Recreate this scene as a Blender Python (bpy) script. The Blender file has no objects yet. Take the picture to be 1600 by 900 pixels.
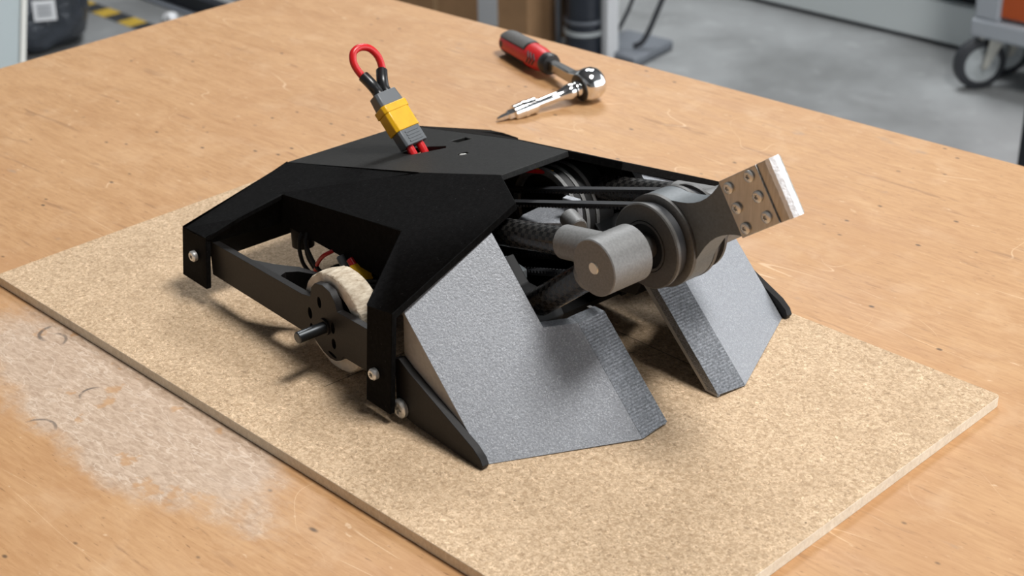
import bpy, bmesh, math, random
from mathutils import Vector, Matrix
from mathutils.geometry import tessellate_polygon
random.seed(7)
sc = bpy.context.scene
PI = math.pi

# ------------------------------------------------------------------ camera
cam_d = bpy.data.cameras.new('camera'); cam = bpy.data.objects.new('camera', cam_d)
sc.collection.objects.link(cam); sc.camera = cam
cam.matrix_world = Matrix(((0.656564, -0.335736, 0.675430, 0.555823),
                           (0.754061, 0.313264, -0.577285, -0.494131),
                           (-0.017773, 0.888340, 0.458843, 0.416000),
                           (0, 0, 0, 1)))
cam_d.sensor_width = 36.0; cam_d.lens = 2463.74/1600*36.0
cam_d.clip_start = 0.02; cam_d.clip_end = 60
cam_d.dof.use_dof = True; cam_d.dof.focus_distance = 0.80; cam_d.dof.aperture_fstop = 16.0

# ------------------------------------------------------------------ world and light
W = bpy.data.worlds.new('world'); sc.world = W; W.use_nodes = True
bg = W.node_tree.nodes['Background']
bg.inputs['Color'].default_value = (0.93, 0.97, 1.0, 1); bg.inputs['Strength'].default_value = 3.0

def area_light(name, loc, target, sx, sy, power, col):
    d = bpy.data.lights.new(name, 'AREA'); d.shape = 'RECTANGLE'; d.size = sx; d.size_y = sy
    d.energy = power; d.color = col
    o = bpy.data.objects.new(name, d); sc.collection.objects.link(o); o.location = loc
    o.rotation_euler = (Vector(target)-Vector(loc)).to_track_quat('-Z', 'Y').to_euler()
    return o
area_light('skylight', (0.95, 0.51, 2.8), (0, 0, 0), 0.95, 0.62, 98, (1.0, 0.985, 0.96))
area_light('background_fill', (-2.4, 2.6, 2.9), (-2.2, 2.3, -0.85), 1.6, 1.2, 125, (0.97, 0.99, 1.0))  # added fill lamp with no known source, lifts the background floor and cabinet
sc.view_settings.view_transform = 'Standard'; sc.view_settings.look = 'None'
sc.view_settings.gamma = 1.0; sc.view_settings.use_curve_mapping = False
sc.view_settings.exposure = 0.0

# ------------------------------------------------------------------ node helpers
class NT:
    def __init__(s, name):
        s.m = bpy.data.materials.new(name); s.m.use_nodes = True; s.t = s.m.node_tree
        s.b = s.t.nodes['Principled BSDF']
    def n(s, typ, **kw):
        nd = s.t.nodes.new(typ)
        for k, v in kw.items(): setattr(nd, k, v)
        return nd
    def put(s, sock, v):
        if v is None: return
        if isinstance(v, (int, float)): sock.default_value = v
        elif isinstance(v, (tuple, list)):
            v = tuple(v)
            if sock.type == 'RGBA' and len(v) == 3: v = v+(1,)
            sock.default_value = v
        else: s.t.links.new(v, sock)
    def coord(s, which='Object'): return s.n('ShaderNodeTexCoord').outputs[which]
    def map(s, vec, loc=(0,0,0), rot=(0,0,0), scale=(1,1,1)):
        m = s.n('ShaderNodeMapping'); s.put(m.inputs['Vector'], vec)
        m.inputs['Location'].default_value = loc; m.inputs['Rotation'].default_value = rot; m.inputs['Scale'].default_value = scale
        return m.outputs[0]
    def noise(s, vec, scale, detail=3, rough=.55, dist=0):
        n = s.n('ShaderNodeTexNoise'); s.put(n.inputs['Vector'], vec)
        for k, v in (('Scale', scale), ('Detail', detail), ('Roughness', rough), ('Distortion', dist)): n.inputs[k].default_value = v
        return n.outputs['Fac']
    def voro(s, vec, scale, out='Distance', feature='F1', rnd=1):
        n = s.n('ShaderNodeTexVoronoi', feature=feature); s.put(n.inputs['Vector'], vec); n.inputs['Scale'].default_value = scale
        n.inputs['Randomness'].default_value = rnd
        return n.outputs[out]
    def math(s, op, a, b=None, c=None, clamp=False):
        n = s.n('ShaderNodeMath', operation=op); n.use_clamp = clamp
        s.put(n.inputs[0], a); s.put(n.inputs[1], b); s.put(n.inputs[2], c)
        return n.outputs[0]
    def rng(s, v, a, b, lo=0.0, hi=1.0, interp='SMOOTHSTEP'):
        n = s.n('ShaderNodeMapRange', interpolation_type=interp); s.put(n.inputs[0], v)
        for i, x in enumerate((a, b, lo, hi)): n.inputs[1+i].default_value = x
        return n.outputs[0]
    def mix(s, fac, a, b, blend='MIX'):
        n = s.n('ShaderNodeMix', data_type='RGBA', blend_type=blend)
        s.put(n.inputs['Factor'], fac); s.put(n.inputs['A'], a) if False else None
        s.put(n.inputs[0], fac); s.put(n.inputs[6], a); s.put(n.inputs[7], b)
        return n.outputs[2]
    def sep(s, v):
        n = s.n('ShaderNodeSeparateXYZ'); s.put(n.inputs[0], v); return n.outputs
    def bump(s, h, strength=.3, dist=.0005):
        n = s.n('ShaderNodeBump'); n.inputs['Strength'].default_value = strength; n.inputs['Distance'].default_value = dist
        s.put(n.inputs['Height'], h); s.t.links.new(n.outputs[0], s.b.inputs['Normal'])
    def set(s, **kw):
        names = dict(col='Base Color', rough='Roughness', metal='Metallic', spec='Specular IOR Level', coat='Coat Weight', coatr='Coat Roughness',
                     trans='Transmission Weight', sheen='Sheen Weight', emit='Emission Color', es='Emission Strength', aniso='Anisotropic')
        for k, v in kw.items(): s.put(s.b.inputs[names[k]], v)
        return s.m

def plain(name, col, rough=.5, metal=0, spec=.5, noise=0, nscale=300, bump=0, bscale=900, bdist=.0003):
    t = NT(name); c = t.coord()
    if noise:
        f = t.rng(t.noise(c, nscale, 4), .3, .7)
        lo = tuple(x*(1-noise) for x in col); hi = tuple(min(1, x*(1+noise)) for x in col)
        t.set(col=t.mix(f, lo, hi))
    else: t.set(col=col)
    t.set(rough=rough, metal=metal, spec=spec)
    if bump: t.bump(t.noise(c, bscale, 3), bump, bdist)
    return t.m

M = {}
def wood():
    t = NT('worn_plywood'); c = t.coord()
    r = t.map(c, rot=(0, 0, -math.radians(6.5)))
    def ridge(vec, scale, w, detail=1.0, rough=.5, dist=0):
        return t.rng(t.math('ABSOLUTE', t.math('SUBTRACT', t.noise(vec, scale, detail, rough, dist), .5)), w*.25, w, 1, 0)
    def mul(*a):
        q = a[0]
        for b in a[1:]: q = t.math('MULTIPLY', q, b)
        return q
    g1 = t.noise(t.map(r, scale=(60, 420, 60)), 1.0, 6, .68, .6)          # fine grain
    g2 = t.noise(t.map(r, scale=(10, 34, 10)), 1.0, 5, .62, 1.4)          # figure
    g3 = t.noise(r, 6.5, 5, .62, .8)                                      # broad blotches
    g4 = t.noise(t.map(r, loc=(4, 2, 0)), 30, 5, .65, .5)                 # cloudy wear
    col = t.mix(t.rng(g1, .25, .75), (.415, .215, .088), (.545, .315, .150))
    col = t.mix(t.rng(g2, .40, .68, 0, .38), col, (.590, .362, .188))
    col = t.mix(t.rng(g3, .45, .72, 0, .55), col, (.430, .218, .092))
    col = t.mix(t.rng(g4, .50, .72, 0, .40), col, (.610, .395, .228))
    # dark pores and streaks along the grain
    pores = t.rng(t.noise(t.map(r, loc=(2, 3, 0), scale=(130, 900, 100)), 1.0, 2, .5), .655, .72)
    col = t.mix(mul(pores, t.rng(g4, .35, .6, 1, .45), .75), col, (.20, .095, .042))
    st = t.rng(t.noise(t.map(r, loc=(1, 9, 0), scale=(14, 120, 30)), 1.0, 3, .6, .5), .63, .72)
    col = t.mix(mul(st, .50), col, (.25, .125, .058))
    # pale flecks
    fl = t.rng(t.noise(t.map(r, scale=(90, 200, 60)), 1.0, 3, .6), .66, .75)
    col = t.mix(mul(fl, .45), col, (.80, .60, .41))
    # long pale scratches in several directions, some curling
    m = None
    for k, (ang, sx, sy, w, lo, ms) in enumerate(((.55, 3.0, 26, .0040, .54, 13), (-.75, 2.4, 22, .0035, .55, 11), (1.35, 2.6, 24, .0035, .55, 15), (2.35, 3.0, 30, .0035, .57, 14), (-.1, 12, 14, .0028, .56, 9))):
        q = mul(ridge(t.map(r, loc=(k*1.7, k*.6, 0), rot=(0, 0, ang), scale=(sx, sy, 1)), 1.0, w*.6, 1.0), t.rng(t.noise(t.map(r, loc=(k*3.1, 5, 0)), ms, 2), lo+.01, lo+.08))
        m = q if m is None else t.math('MAXIMUM', m, q)
    col = t.mix(mul(m, .42), col, (.84, .62, .41))
    # dark specks
    v = t.voro(t.map(r, scale=(.75, 1.2, 1)), 55); k = t.noise(t.map(r, loc=(2, 5, 0)), 19, 2)
    sp = mul(t.rng(v, .04, .10, 1, 0), t.rng(k, .41, .50))
    v2 = t.voro(t.map(r, loc=(.3, .1, 0), scale=(.6, 1.4, 1)), 24); sp2 = mul(t.rng(v2, .02, .06, 1, 0), t.rng(t.noise(r, 12, 2), .46, .56))
    col = t.mix(mul(t.math('MAXIMUM', sp, sp2), .85), col, (.085, .05, .03))
    # grey smudges
    sm = t.rng(t.noise(t.map(r, loc=(8, 8, 0), scale=(18, 40, 10)), 1.0, 4, .6), .66, .76)
    col = t.mix(mul(sm, .55), col, (.30, .22, .165))
    # sanded, whitened patch in front of the board
    x, y, z = t.sep(c)
    px = t.math('ADD', x, .095); py = t.math('ADD', y, .198)
    wob = t.math('MULTIPLY', t.math('SUBTRACT', t.noise(c, 20, 6, .68), .5), 1.0)
    ex = t.math('DIVIDE', t.math('ADD', px, t.math('MULTIPLY', py, .6)), .150)
    ey = t.math('DIVIDE', t.math('SUBTRACT', py, t.math('MULTIPLY', px, .10)), .050)
    d = t.math('ADD', t.math('SQRT', t.math('ADD', t.math('MULTIPLY', ex, ex), t.math('MULTIPLY', ey, ey))), wob)
    patch = t.rng(d, .74, 1.08, 1, 0)
    p1 = t.noise(t.map(r, scale=(160, 420, 100)), 1.0, 5, .7, .6)
    pcol = t.mix(t.rng(p1, .25, .75), (.36, .255, .18), (.64, .50, .385))
    pcol = t.mix(mul(ridge(t.map(r, rot=(0, 0, .8), scale=(1, 3, 1)), 34, .02, 3, .6), .4), pcol, (.80, .68, .56))
    pcol = t.mix(t.rng(g4, .52, .70, 0, .4), pcol, (.52, .40, .31))
    hole = t.rng(t.noise(t.map(r, loc=(6, 1, 0)), 34, 4, .6), .60, .66, 1, .25)
    col = t.mix(mul(patch, hole, .88), col, pcol)
    # crescent marks left by tools
    def cres(cx, cy, rad, ang, wd, k=.75):
        dx = t.math('SUBTRACT', x, cx); dy = t.math('SUBTRACT', y, cy)
        rr = t.math('SQRT', t.math('ADD', t.math('MULTIPLY', dx, dx), t.math('MULTIPLY', dy, dy)))
        ring = t.rng(t.math('ABSOLUTE', t.math('SUBTRACT', rr, rad)), wd*.3, wd, 1, 0)
        side = t.math('ADD', t.math('MULTIPLY', dx, math.cos(ang)), t.math('MULTIPLY', dy, math.sin(ang)))
        return t.math('MULTIPLY', t.math('MULTIPLY', ring, t.rng(side, rad*.25, rad*.8)), k)
    marks = None
    for a in ((-.187, -.190, .009, 4.0, .0016), (-.181, -.196, .008, 1.3, .0013, .6), (-.113, -.206, .007, 3.4, .0011), (-.102, -.244, .010, 2.0, .0012, .65), (.336, -.052, .010, .9, .001, .6)):
        q = cres(*a); marks = q if marks is None else t.math('MAXIMUM', marks, q)
    marks = mul(marks, t.rng(t.noise(c, 260, 3), .3, .55, .35, 1))
    col = t.mix(marks, col, (.06, .05, .045))
    t.set(col=col, rough=t.rng(g2, .3, .7, .46, .62), spec=.40)
    t.bump(g1, .12, .0004)
    return t.m
M['wood'] = wood()
M['wood_edge'] = plain('plywood_edge', (.36, .20, .09), .6, noise=.3, nscale=120)

def mdf(name, lo, hi, line=False, fib=1.0):
    t = NT(name); c = t.coord()
    def ridge(vec, scale, w, detail=2, rough=.5, dist=0):
        return t.rng(t.math('ABSOLUTE', t.math('SUBTRACT', t.noise(vec, scale, detail, rough, dist), .5)), w*.3, w, 1, 0)
    w1 = t.noise(c, 45, 4, .6)
    f = t.noise(t.map(c, scale=(1, 1, .6)), 620, 4, .65, .8)
    e = t.noise(c, 240, 3, .6, .6)
    col = t.mix(t.rng(f, .33, .67), lo, hi)
    col = t.mix(t.rng(e, .42, .66, 0, .35), col, tuple(v*.80 for v in lo))
    a = t.math('MULTIPLY', ridge(t.map(c, rot=(0, 0, .5), scale=(230, 420, 300)), 1.0, .045, 1.5, .5, 1.2), t.rng(t.noise(t.map(c, loc=(1, 0, 0)), 330, 2), .50, .60))
    b = t.math('MULTIPLY', ridge(t.map(c, loc=(5, 2, 0), rot=(0, 0, 2.1), scale=(230, 420, 300)), 1.0, .045, 1.5, .5, 1.2), t.rng(t.noise(t.map(c, loc=(0, 3, 0)), 330, 2), .50, .60))
    col = t.mix(t.math('MULTIPLY', a, .62*fib), col, tuple(min(1, v*1.35) for v in hi))
    col = t.mix(t.math('MULTIPLY', b, .60*fib), col, (.20, .125, .065))
    col = t.mix(t.rng(w1, .42, .68, 0, .20), col, tuple(v*.82 for v in lo))
    sp = t.math('MULTIPLY', t.rng(t.voro(c, 75), .02, .055, 1, 0), t.rng(t.noise(c, 33, 1), .53, .58))
    col = t.mix(t.math('MULTIPLY', sp, .8*fib), col, (.08, .05, .03))
    if line:
        x, y, z = t.sep(c)
        q = t.math('SUBTRACT', t.math('SUBTRACT', y, .0283), t.math('MULTIPLY', x, .052))
        q = t.math('MULTIPLY', t.rng(t.math('ABSOLUTE', q), .0001, .0005, 1, 0), t.rng(x, .085, .095, 1, 0))
        q2 = t.math('MULTIPLY', t.rng(t.math('ABSOLUTE', t.math('ADD', x, .0304)), .0001, .0005, 1, 0), t.rng(y, -.121, -.118))
        q = t.math('MAXIMUM', q, t.math('MULTIPLY', q2, t.rng(y, -.06, -.05, 1, 0)))
        col = t.mix(t.math('MULTIPLY', q, .75), col, (.05, .03, .02))
    t.set(col=col, rough=.75, spec=.25); t.bump(f, .18, .0004)
    return t.m
M['mdf'] = mdf('mdf_face', (.44, .30, .178), (.70, .525, .355), True)
M['mdf_edge'] = mdf('mdf_edge', (.80, .71, .56), (.90, .83, .70), False, .15)

def blackprint(name, base, rough, sparkle=.4, spec=.08):
    t = NT(name); c = t.coord()
    v = t.voro(c, 1500, 'Color'); s = t.sep(v)[0]
    f = t.noise(c, 420, 4, .6)
    col = t.mix(t.rng(f, .35, .7), tuple(x*.7 for x in base), tuple(x*1.5 for x in base))
    pl = t.math('MULTIPLY', t.rng(t.noise(c, 700, 2, .6), .68, .76), sparkle)
    col = t.mix(pl, col, (.055, .055, .057))
    t.set(col=col, rough=rough, spec=spec); t.bump(t.noise(c, 1100, 3), .35, .0003)
    return t.m
M['shell'] = blackprint('black_printed_shell', (.0040, .0039, .0040), .8)
M['plate'] = blackprint('black_top_plate', (.0105, .0103, .0097), .55, .25, .22)
M['black'] = plain('black_plastic', (.007, .0068, .0068), .55, spec=.3, noise=.2)
M['rail'] = plain('charcoal_plastic', (.009, .0078, .0075), .5, spec=.3, noise=.25, nscale=500, bump=.15)
M['dark'] = plain('soot_black', (.006, .006, .0065), .6)

def silver(name, base, layered=0, axis=2):
    t = NT(name); c = t.coord()
    v = t.voro(c, 2100, 'Color'); rr = t.sep(v)[0]
    f = t.noise(c, 900, 3, .6)
    col = t.mix(t.rng(f, .3, .7), tuple(x*.88 for x in base), tuple(x*1.12 for x in base))
    col = t.mix(t.rng(rr, .72, 1.0, 0, .32), col, (.62, .64, .68))
    if layered:
        lines = t.math('SINE', t.math('MULTIPLY', t.sep(c)[axis], 2*PI/.0011))
        g = t.noise(t.map(c, scale=(900, 600, 900)), 1, 4, .7)
        col = t.mix(t.rng(lines, -1, 1, 0, .40), col, tuple(x*.35 for x in base))
        col = t.mix(t.rng(g, .40, .64, 0, .72), col, tuple(x*.28 for x in base))
        t.bump(t.math('ADD', t.math('MULTIPLY', lines, .3), g), .3, .0003)
    else:
        t.bump(t.math('ADD', f, t.math('MULTIPLY', rr, .6)), .45, .0003)
    t.set(col=col, rough=t.rng(rr, 0, 1, .32, .52), metal=.25, spec=.5)
    return t.m
M['silver'] = silver('silver_grey_print', (.25, .262, .285))
M['silver_layer'] = silver('layered_grey_print', (.235, .25, .275), 1)
M['silver_smooth'] = plain('grey_print_smooth', (.185, .186, .184), .5, metal=.1, noise=.12, nscale=900, bump=.2, bscale=1500)
M['silver_side'] = plain('grey_print_side', (.37, .36, .345), .55, noise=.08, nscale=400)
M['weapon'] = plain('anthracite_print', (.125, .14, .15), .47, metal=.1, noise=.1, nscale=700, bump=.12)
M['flange'] = plain('grey_pulley_print', (.085, .082, .078), .45, metal=.15, noise=.1, nscale=700)
M['belt'] = plain('belt_rubber', (.022, .023, .026), .5)
M['belt_back'] = M['belt']
def carbon():
    t = NT('carbon_weave'); uv = t.coord('UV')
    ck = t.n('ShaderNodeTexChecker'); t.put(ck.inputs['Vector'], t.map(uv, rot=(0, 0, .0), scale=(18, 1.4, 1))); ck.inputs['Scale'].default_value = 1.0
    f = ck.outputs['Fac']
    n = t.noise(t.map(uv, scale=(60, 9, 1)), 1, 2)
    col = t.mix(f, (.007, .007, .007), (.026, .024, .022))
    col = t.mix(t.rng(n, .4, .7, 0, .6), col, (.012, .011, .011))
    t.set(col=col, rough=t.math('ADD', t.math('MULTIPLY', f, .15), .25), spec=.6, coat=.25, coatr=.2)
    return t.m
M['carbon'] = carbon()
def brushed():
    t = NT('brushed_steel'); c = t.coord()
    n = t.noise(t.map(c, rot=(0, math.radians(35), 0), scale=(900, 60, 60)), 1, 3)
    s = t.noise(c, 60, 3)
    col = t.mix(t.rng(n, .3, .7), (.43, .41, .38), (.55, .525, .49))
    t.set(col=t.mix(t.rng(s, .4, .7, 0, .4), col, (.36, .33, .30)), metal=1.0, rough=t.rng(n, .3, .7, .30, .42)); t.bump(n, .08, .0002)
    return t.m
M['steel'] = brushed()
M['worn'] = plain('bright_worn_steel', (.93, .93, .95), .55, metal=.35, noise=.05, nscale=400, bump=.7, bscale=420, bdist=.0008)
M['zinc'] = plain('zinc_screw', (.74, .735, .71), .36, metal=.6, noise=.15, nscale=900)
M['stainless'] = plain('stainless_screw', (.72, .71, .68), .3, metal=.75, noise=.1)
M['alu'] = plain('aluminium_bolt', (.72, .69, .62), .4, metal=.9)
M['chrome'] = plain('chrome', (.80, .80, .80), .08, metal=1)
M['satin'] = plain('satin_chrome', (.52, .52, .51), .22, metal=1)
M['gun'] = plain('dark_steel_pin', (.085, .09, .095), .34, metal=.9)
def foam():
    t = NT('cream_foam_tyre'); c = t.coord()
    n = t.noise(t.map(c, scale=(500, 200, 500)), 1, 4)
    col = t.mix(t.rng(n, .3, .7), (.44, .355, .26), (.68, .595, .47))
    col = t.mix(t.math('MULTIPLY', t.rng(t.voro(c, 300), .05, .2, 1, 0), t.rng(t.noise(c, 160, 2), .48, .6)), col, (.20, .14, .09))
    t.set(col=col, rough=.85, spec=.2); t.bump(n, .8, .0008)
    return t.m
M['foam'] = foam()
M['foam_side'] = plain('cream_foam_side', (.74, .66, .55), .8, noise=.1, nscale=200, bump=.3, bscale=500)
M['red_wire'] = plain('red_silicone', (.60, .012, .015), .32)
M['yellow'] = plain('yellow_nylon', (.74, .40, .006), .38, noise=.06, nscale=200)
M['cap'] = plain('grey_connector_cap', (.105, .115, .125), .42)
M['shrink'] = plain('black_heatshrink', (.012, .012, .013), .3)
M['red_grip'] = plain('red_grip', (.55, .016, .018), .42)
M['grey_grip'] = plain('grey_soft_grip', (.105, .103, .10), .62, noise=.1, nscale=600)
M['black_grip'] = plain('black_grip', (.016, .016, .017), .45)
# background
def concrete():
    t = NT('concrete_floor'); c = t.coord()
    n = t.noise(c, 2.2, 6, .6); k = t.noise(c, 18, 5, .6)
    col = t.mix(t.rng(n, .3, .7), (.175, .178, .178), (.32, .33, .335))
    col = t.mix(t.rng(k, .55, .75, 0, .35), col, (.44, .45, .455))
    t.set(col=col, rough=t.rng(n, .3, .7, .38, .6), spec=.45); return t.m
M['floor'] = concrete()
M['wall'] = plain('painted_wall', (.34, .345, .35), .7)
M['ceiling'] = plain('dark_ceiling', (.16, .16, .165), .8)
M['cab_grey'] = plain('light_grey_enamel', (.76, .82, .83), .45)
M['panel_grey'] = plain('pale_blue_grey_enamel', (.46, .52, .535), .45)
M['panel_edge'] = plain('cream_edge', (.80, .79, .74), .4)
M['gap'] = plain('navy_black', (.010, .013, .02), .5)
M['tape_y'] = plain('yellow_tape', (.50, .33, .035), .5, noise=.1, nscale=40)
M['tape_k'] = plain('black_tape', (.025, .027, .03), .5)
M['card'] = plain('cardboard', (.34, .195, .095), .75, noise=.1, nscale=12)
M['card_tape'] = plain('packing_tape', (.42, .26, .13), .35)
M['paper'] = plain('grey_white_label', (.50, .51, .53), .6)
M['navy'] = plain('navy_canister', (.016, .02, .03), .35)
M['bag'] = plain('black_bag_film', (.035, .041, .052), .28, noise=.5, nscale=14, bump=.9, bscale=16, bdist=.03)
M['white'] = plain('white_plastic', (.70, .71, .73), .5)
M['trolley'] = plain('trolley_grey', (.40, .43, .47), .42)
M['orange'] = plain('orange_enamel', (.50, .085, .012), .42)
M['castor'] = plain('castor_rubber', (.03, .032, .038), .5)
M['hub'] = plain('castor_hub', (.42, .45, .46), .4, noise=.15, nscale=40)
M['bracket'] = plain('castor_bracket', (.52, .51, .46), .35, metal=.6)
M['plastic_grey'] = plain('blue_grey_base', (.165, .18, .205), .5)

# ------------------------------------------------------------------ mesh builder (millimetres in, metres out)
def frame(axis):
    a = Vector(axis).normalized()
    r = Vector((0, 0, 1)) if abs(a.z) < .9 else Vector((1, 0, 0))
    e1 = (r - a*r.dot(a)).normalized(); e2 = a.cross(e1)
    return a, e1, e2
class MB:
    def __init__(s): s.v = []; s.f = []; s.mi = []; s.uv = {}
    def add(s, vs, fs, mi=0):
        o = len(s.v); s.v += [tuple(p) for p in vs]
        for f in fs: s.f.append(tuple(o+i for i in f)); s.mi.append(mi)
        return o
    def slab(s, poly, off, mi=0, holes=(), side_mi=None):
        P = [[Vector(p) for p in poly]] + [[Vector(p) for p in h] for h in holes]
        off = Vector(off); flat = [p for l in P for p in l]; n = len(flat)
        tris = tessellate_polygon(P)
        # orient the top away from the offset
        fs = []
        for t in tris:
            a, b, c = (flat[i] for i in t); nr = (b-a).cross(c-a)
            t = tuple(t) if nr.dot(off) <= 0 else tuple(reversed(t))
            fs.append(t)
        s.add(flat + [p+off for p in flat], fs + [tuple(n+i for i in reversed(t)) for t in fs], mi)
        k = 0
        for l in P:
            m = len(l); q = []
            for i in range(m):
                j = (i+1) % m; q.append((i, j, m+j, m+i))
            o = len(s.v)
            s.add(l + [p+off for p in l], q, mi if side_mi is None else side_mi)
        return s
    def prism(s, poly, plane, a, b, mi=0, holes=()):
        # plane 'xz' extruded along y from a to b, 'xy' along z, 'yz' along x
        def m(p, d): return {'xz': (p[0], d, p[1]), 'xy': (p[0], p[1], d), 'yz': (d, p[0], p[1])}[plane]
        off = Vector(m((0, 0), b-a))
        return s.slab([m(p, a) for p in poly], off, mi, [[m(p, a) for p in h] for h in holes])
    def box(s, lo, hi, mi=0):
        return s.prism([(lo[0], lo[1]), (hi[0], lo[1]), (hi[0], hi[1]), (lo[0], hi[1])], 'xy', lo[2], hi[2], mi)
    def obox(s, c, ax, half, mi=0):
        c = Vector(c); e = [Vector(a).normalized()*h for a, h in zip(ax, half)]
        P = [c - e[0] - e[1] - e[2], c + e[0] - e[1] - e[2], c + e[0] + e[1] - e[2], c - e[0] + e[1] - e[2]]
        return s.slab(P, e[2]*2, mi)
    def lathe(s, o, axis, prof, seg=40, mi=0, closed=False, a0=0, a1=2*PI, fn=None, ref=None):
        a, e1, e2 = frame(axis); o = Vector(o)
        if ref is not None:
            e1 = (Vector(ref) - a*Vector(ref).dot(a)).normalized(); e2 = a.cross(e1)
        full = abs(a1-a0-2*PI) < 1e-6; nseg = seg if full else seg+1; m = len(prof)
        vs = []
        for i in range(nseg):
            t = a0 + (a1-a0)*i/seg
            d = e1*math.cos(t) + e2*math.sin(t)
            for k, (h, r) in enumerate(prof):
                rr = fn(t, k, r) if fn else r
                vs.append(o + a*h + d*rr)
        fs = []
        for i in range(seg):
            j = (i+1) % nseg
            for k in range(m if closed else m-1):
                l = (k+1) % m
                fs.append((i*m+k, j*m+k, j*m+l, i*m+l))
        if full and not closed:
            if prof[0][1] > 1e-6: fs.append(tuple(i*m for i in range(nseg)))
            if prof[-1][1] > 1e-6: fs.append(tuple(i*m+m-1 for i in reversed(range(nseg))))
        if not full and closed:
            fs.append(tuple(range(m))); fs.append(tuple(reversed([(nseg-1)*m+k for k in range(m)])))
        s.add(vs, fs, mi); return s
    def cyl(s, p, q, r, seg=32, mi=0, ch=0, uvlen=None):
        p = Vector(p); q = Vector(q); L = (q-p).length
        pr = [(0, r-ch), (ch, r), (L-ch, r), (L, r-ch)] if ch else [(0, r), (L, r)]
        f0 = len(s.f); s.lathe(p, q-p, pr, seg, mi)
        if uvlen:
            for i in range(seg):
                u0, u1 = i/seg, (i+1)/seg
                s.uv[f0+i] = [(u0, 0), (u1, 0), (u1, L/uvlen), (u0, L/uvlen)]
        return s
    def tube(s, pts, r, seg=12, mi=0, smooth=4, closed=False):
        P = [Vector(p) for p in pts]
        if smooth and len(P) > 2:
            Q = []; n = len(P); rng_ = range(n if closed else n-1)
            for i in rng_:
                p0 = P[(i-1) % n] if (closed or i) else P[i]; p1 = P[i]; p2 = P[(i+1) % n]
                p3 = P[(i+2) % n] if (closed or i+2 < n) else p2
                for k in range(smooth):
                    t = k/smooth
                    Q.append(.5*((2*p1) + (p2-p0)*t + (2*p0-5*p1+4*p2-p3)*t*t + (-p0+3*p1-3*p2+p3)*t**3))
            if not closed: Q.append(P[-1])
            P = Q
        n = len(P); vs = []; up = None
        for i in range(n):
            d = (P[(i+1) % n]-P[i-1]) if closed else (P[min(i+1, n-1)]-P[max(i-1, 0)])
            d.normalize()
            if up is None: up = frame(d)[1]
            up = (up - d*up.dot(d)).normalized(); e2 = d.cross(up)
            rad = r(i/(n-1)) if callable(r) else r
            for k in range(seg):
                t = 2*PI*k/seg; vs.append(P[i] + up*math.cos(t)*rad + e2*math.sin(t)*rad)
        fs = []
        for i in range(n if closed else n-1):
            j = (i+1) % n
            for k in range(seg):
                l = (k+1) % seg; fs.append((i*seg+k, i*seg+l, j*seg+l, j*seg+k))
        if not closed: fs += [tuple(reversed(range(seg))), tuple((n-1)*seg+k for k in range(seg))]
        s.add(vs, fs, mi); return s
    def build(s, name, mats, parent=None, bevel=0, ang=35, seg=2):
        me = bpy.data.meshes.new(name)
        me.from_pydata([(x/1000, y/1000, z/1000) for x, y, z in s.v], [], s.f)
        for m in (mats if isinstance(mats, (list, tuple)) else [mats]): me.materials.append(M[m])
        for p, i in zip(me.polygons, s.mi): p.material_index = i
        if s.uv:
            l = me.uv_layers.new(name='UVMap')
            for p in me.polygons:
                if p.index in s.uv:
                    for li, uv in zip(p.loop_indices, s.uv[p.index]): l.data[li].uv = uv
        bm = bmesh.new(); bm.from_mesh(me)
        bmesh.ops.remove_doubles(bm, verts=bm.verts, dist=1e-6)
        bmesh.ops.recalc_face_normals(bm, faces=bm.faces)
        bm.to_mesh(me); bm.free()
        for p in me.polygons: p.use_smooth = True
        me.set_sharp_from_angle(angle=math.radians(ang))
        o = bpy.data.objects.new(name, me); sc.collection.objects.link(o)
        if parent: o.parent = parent
        if bevel:
            b = o.modifiers.new('bevel', 'BEVEL'); b.width = bevel/1000; b.segments = seg; b.limit_method = 'ANGLE'; b.angle_limit = math.radians(40)
            b.harden_normals = False
        return o
def thing(name, label, cat, loc=(0, 0, 0), group=None):
    o = bpy.data.objects.new(name, None); sc.collection.objects.link(o)
    o.location = (loc[0]/1000, loc[1]/1000, loc[2]/1000); o.empty_display_size = .02
    o['label'] = label; o['category'] = cat
    if group: o['group'] = group
    return o
def tag(o, label, cat, group=None):
    o['label'] = label; o['category'] = cat
    if group: o['group'] = group
    return o
def lab(o, label): o['label'] = label; return o
def structure(o): o['kind'] = 'structure'; return o

# ================================================================== SETTING (bench surface is z = 0, floor is z = -850)
FZ = -850
o = MB().box((-7060, -4060, FZ-60), (4000, 7060, FZ)).build('floor', 'floor'); structure(o); lab(o, 'grey concrete workshop floor with worn mottled patches')

def wallbox(name, lo, hi, mat, label):
    o = MB().box(lo, hi).build(name, mat); structure(o); lab(o, label)
wallbox('wall_back', (-7060, -4000, FZ), (-7000, 7060, 3100), 'wall', 'far grey workshop wall')
wallbox('wall_left', (-7000, -4060, FZ), (4000, -4000, 3100), 'wall', 'grey workshop wall on the near side')
wallbox('wall_right', (-7000, 7000, FZ), (-200, 7060, 3100), 'wall', 'grey workshop wall beyond the cabinet')
wallbox('ceiling', (-7060, -4060, 3100), (4000, 7060, 3160), 'ceiling', 'dark workshop ceiling')
# the side towards +x is an open roller door that lets daylight in
wallbox('trim_1', (3960, -4000, 2500), (4000, 7000, 3100), 'wall', 'lintel above the open roller door')
wallbox('trim_2', (3960, -4000, FZ), (4000, 600, 2500), 'wall', 'wall beside the open roller door')

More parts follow.
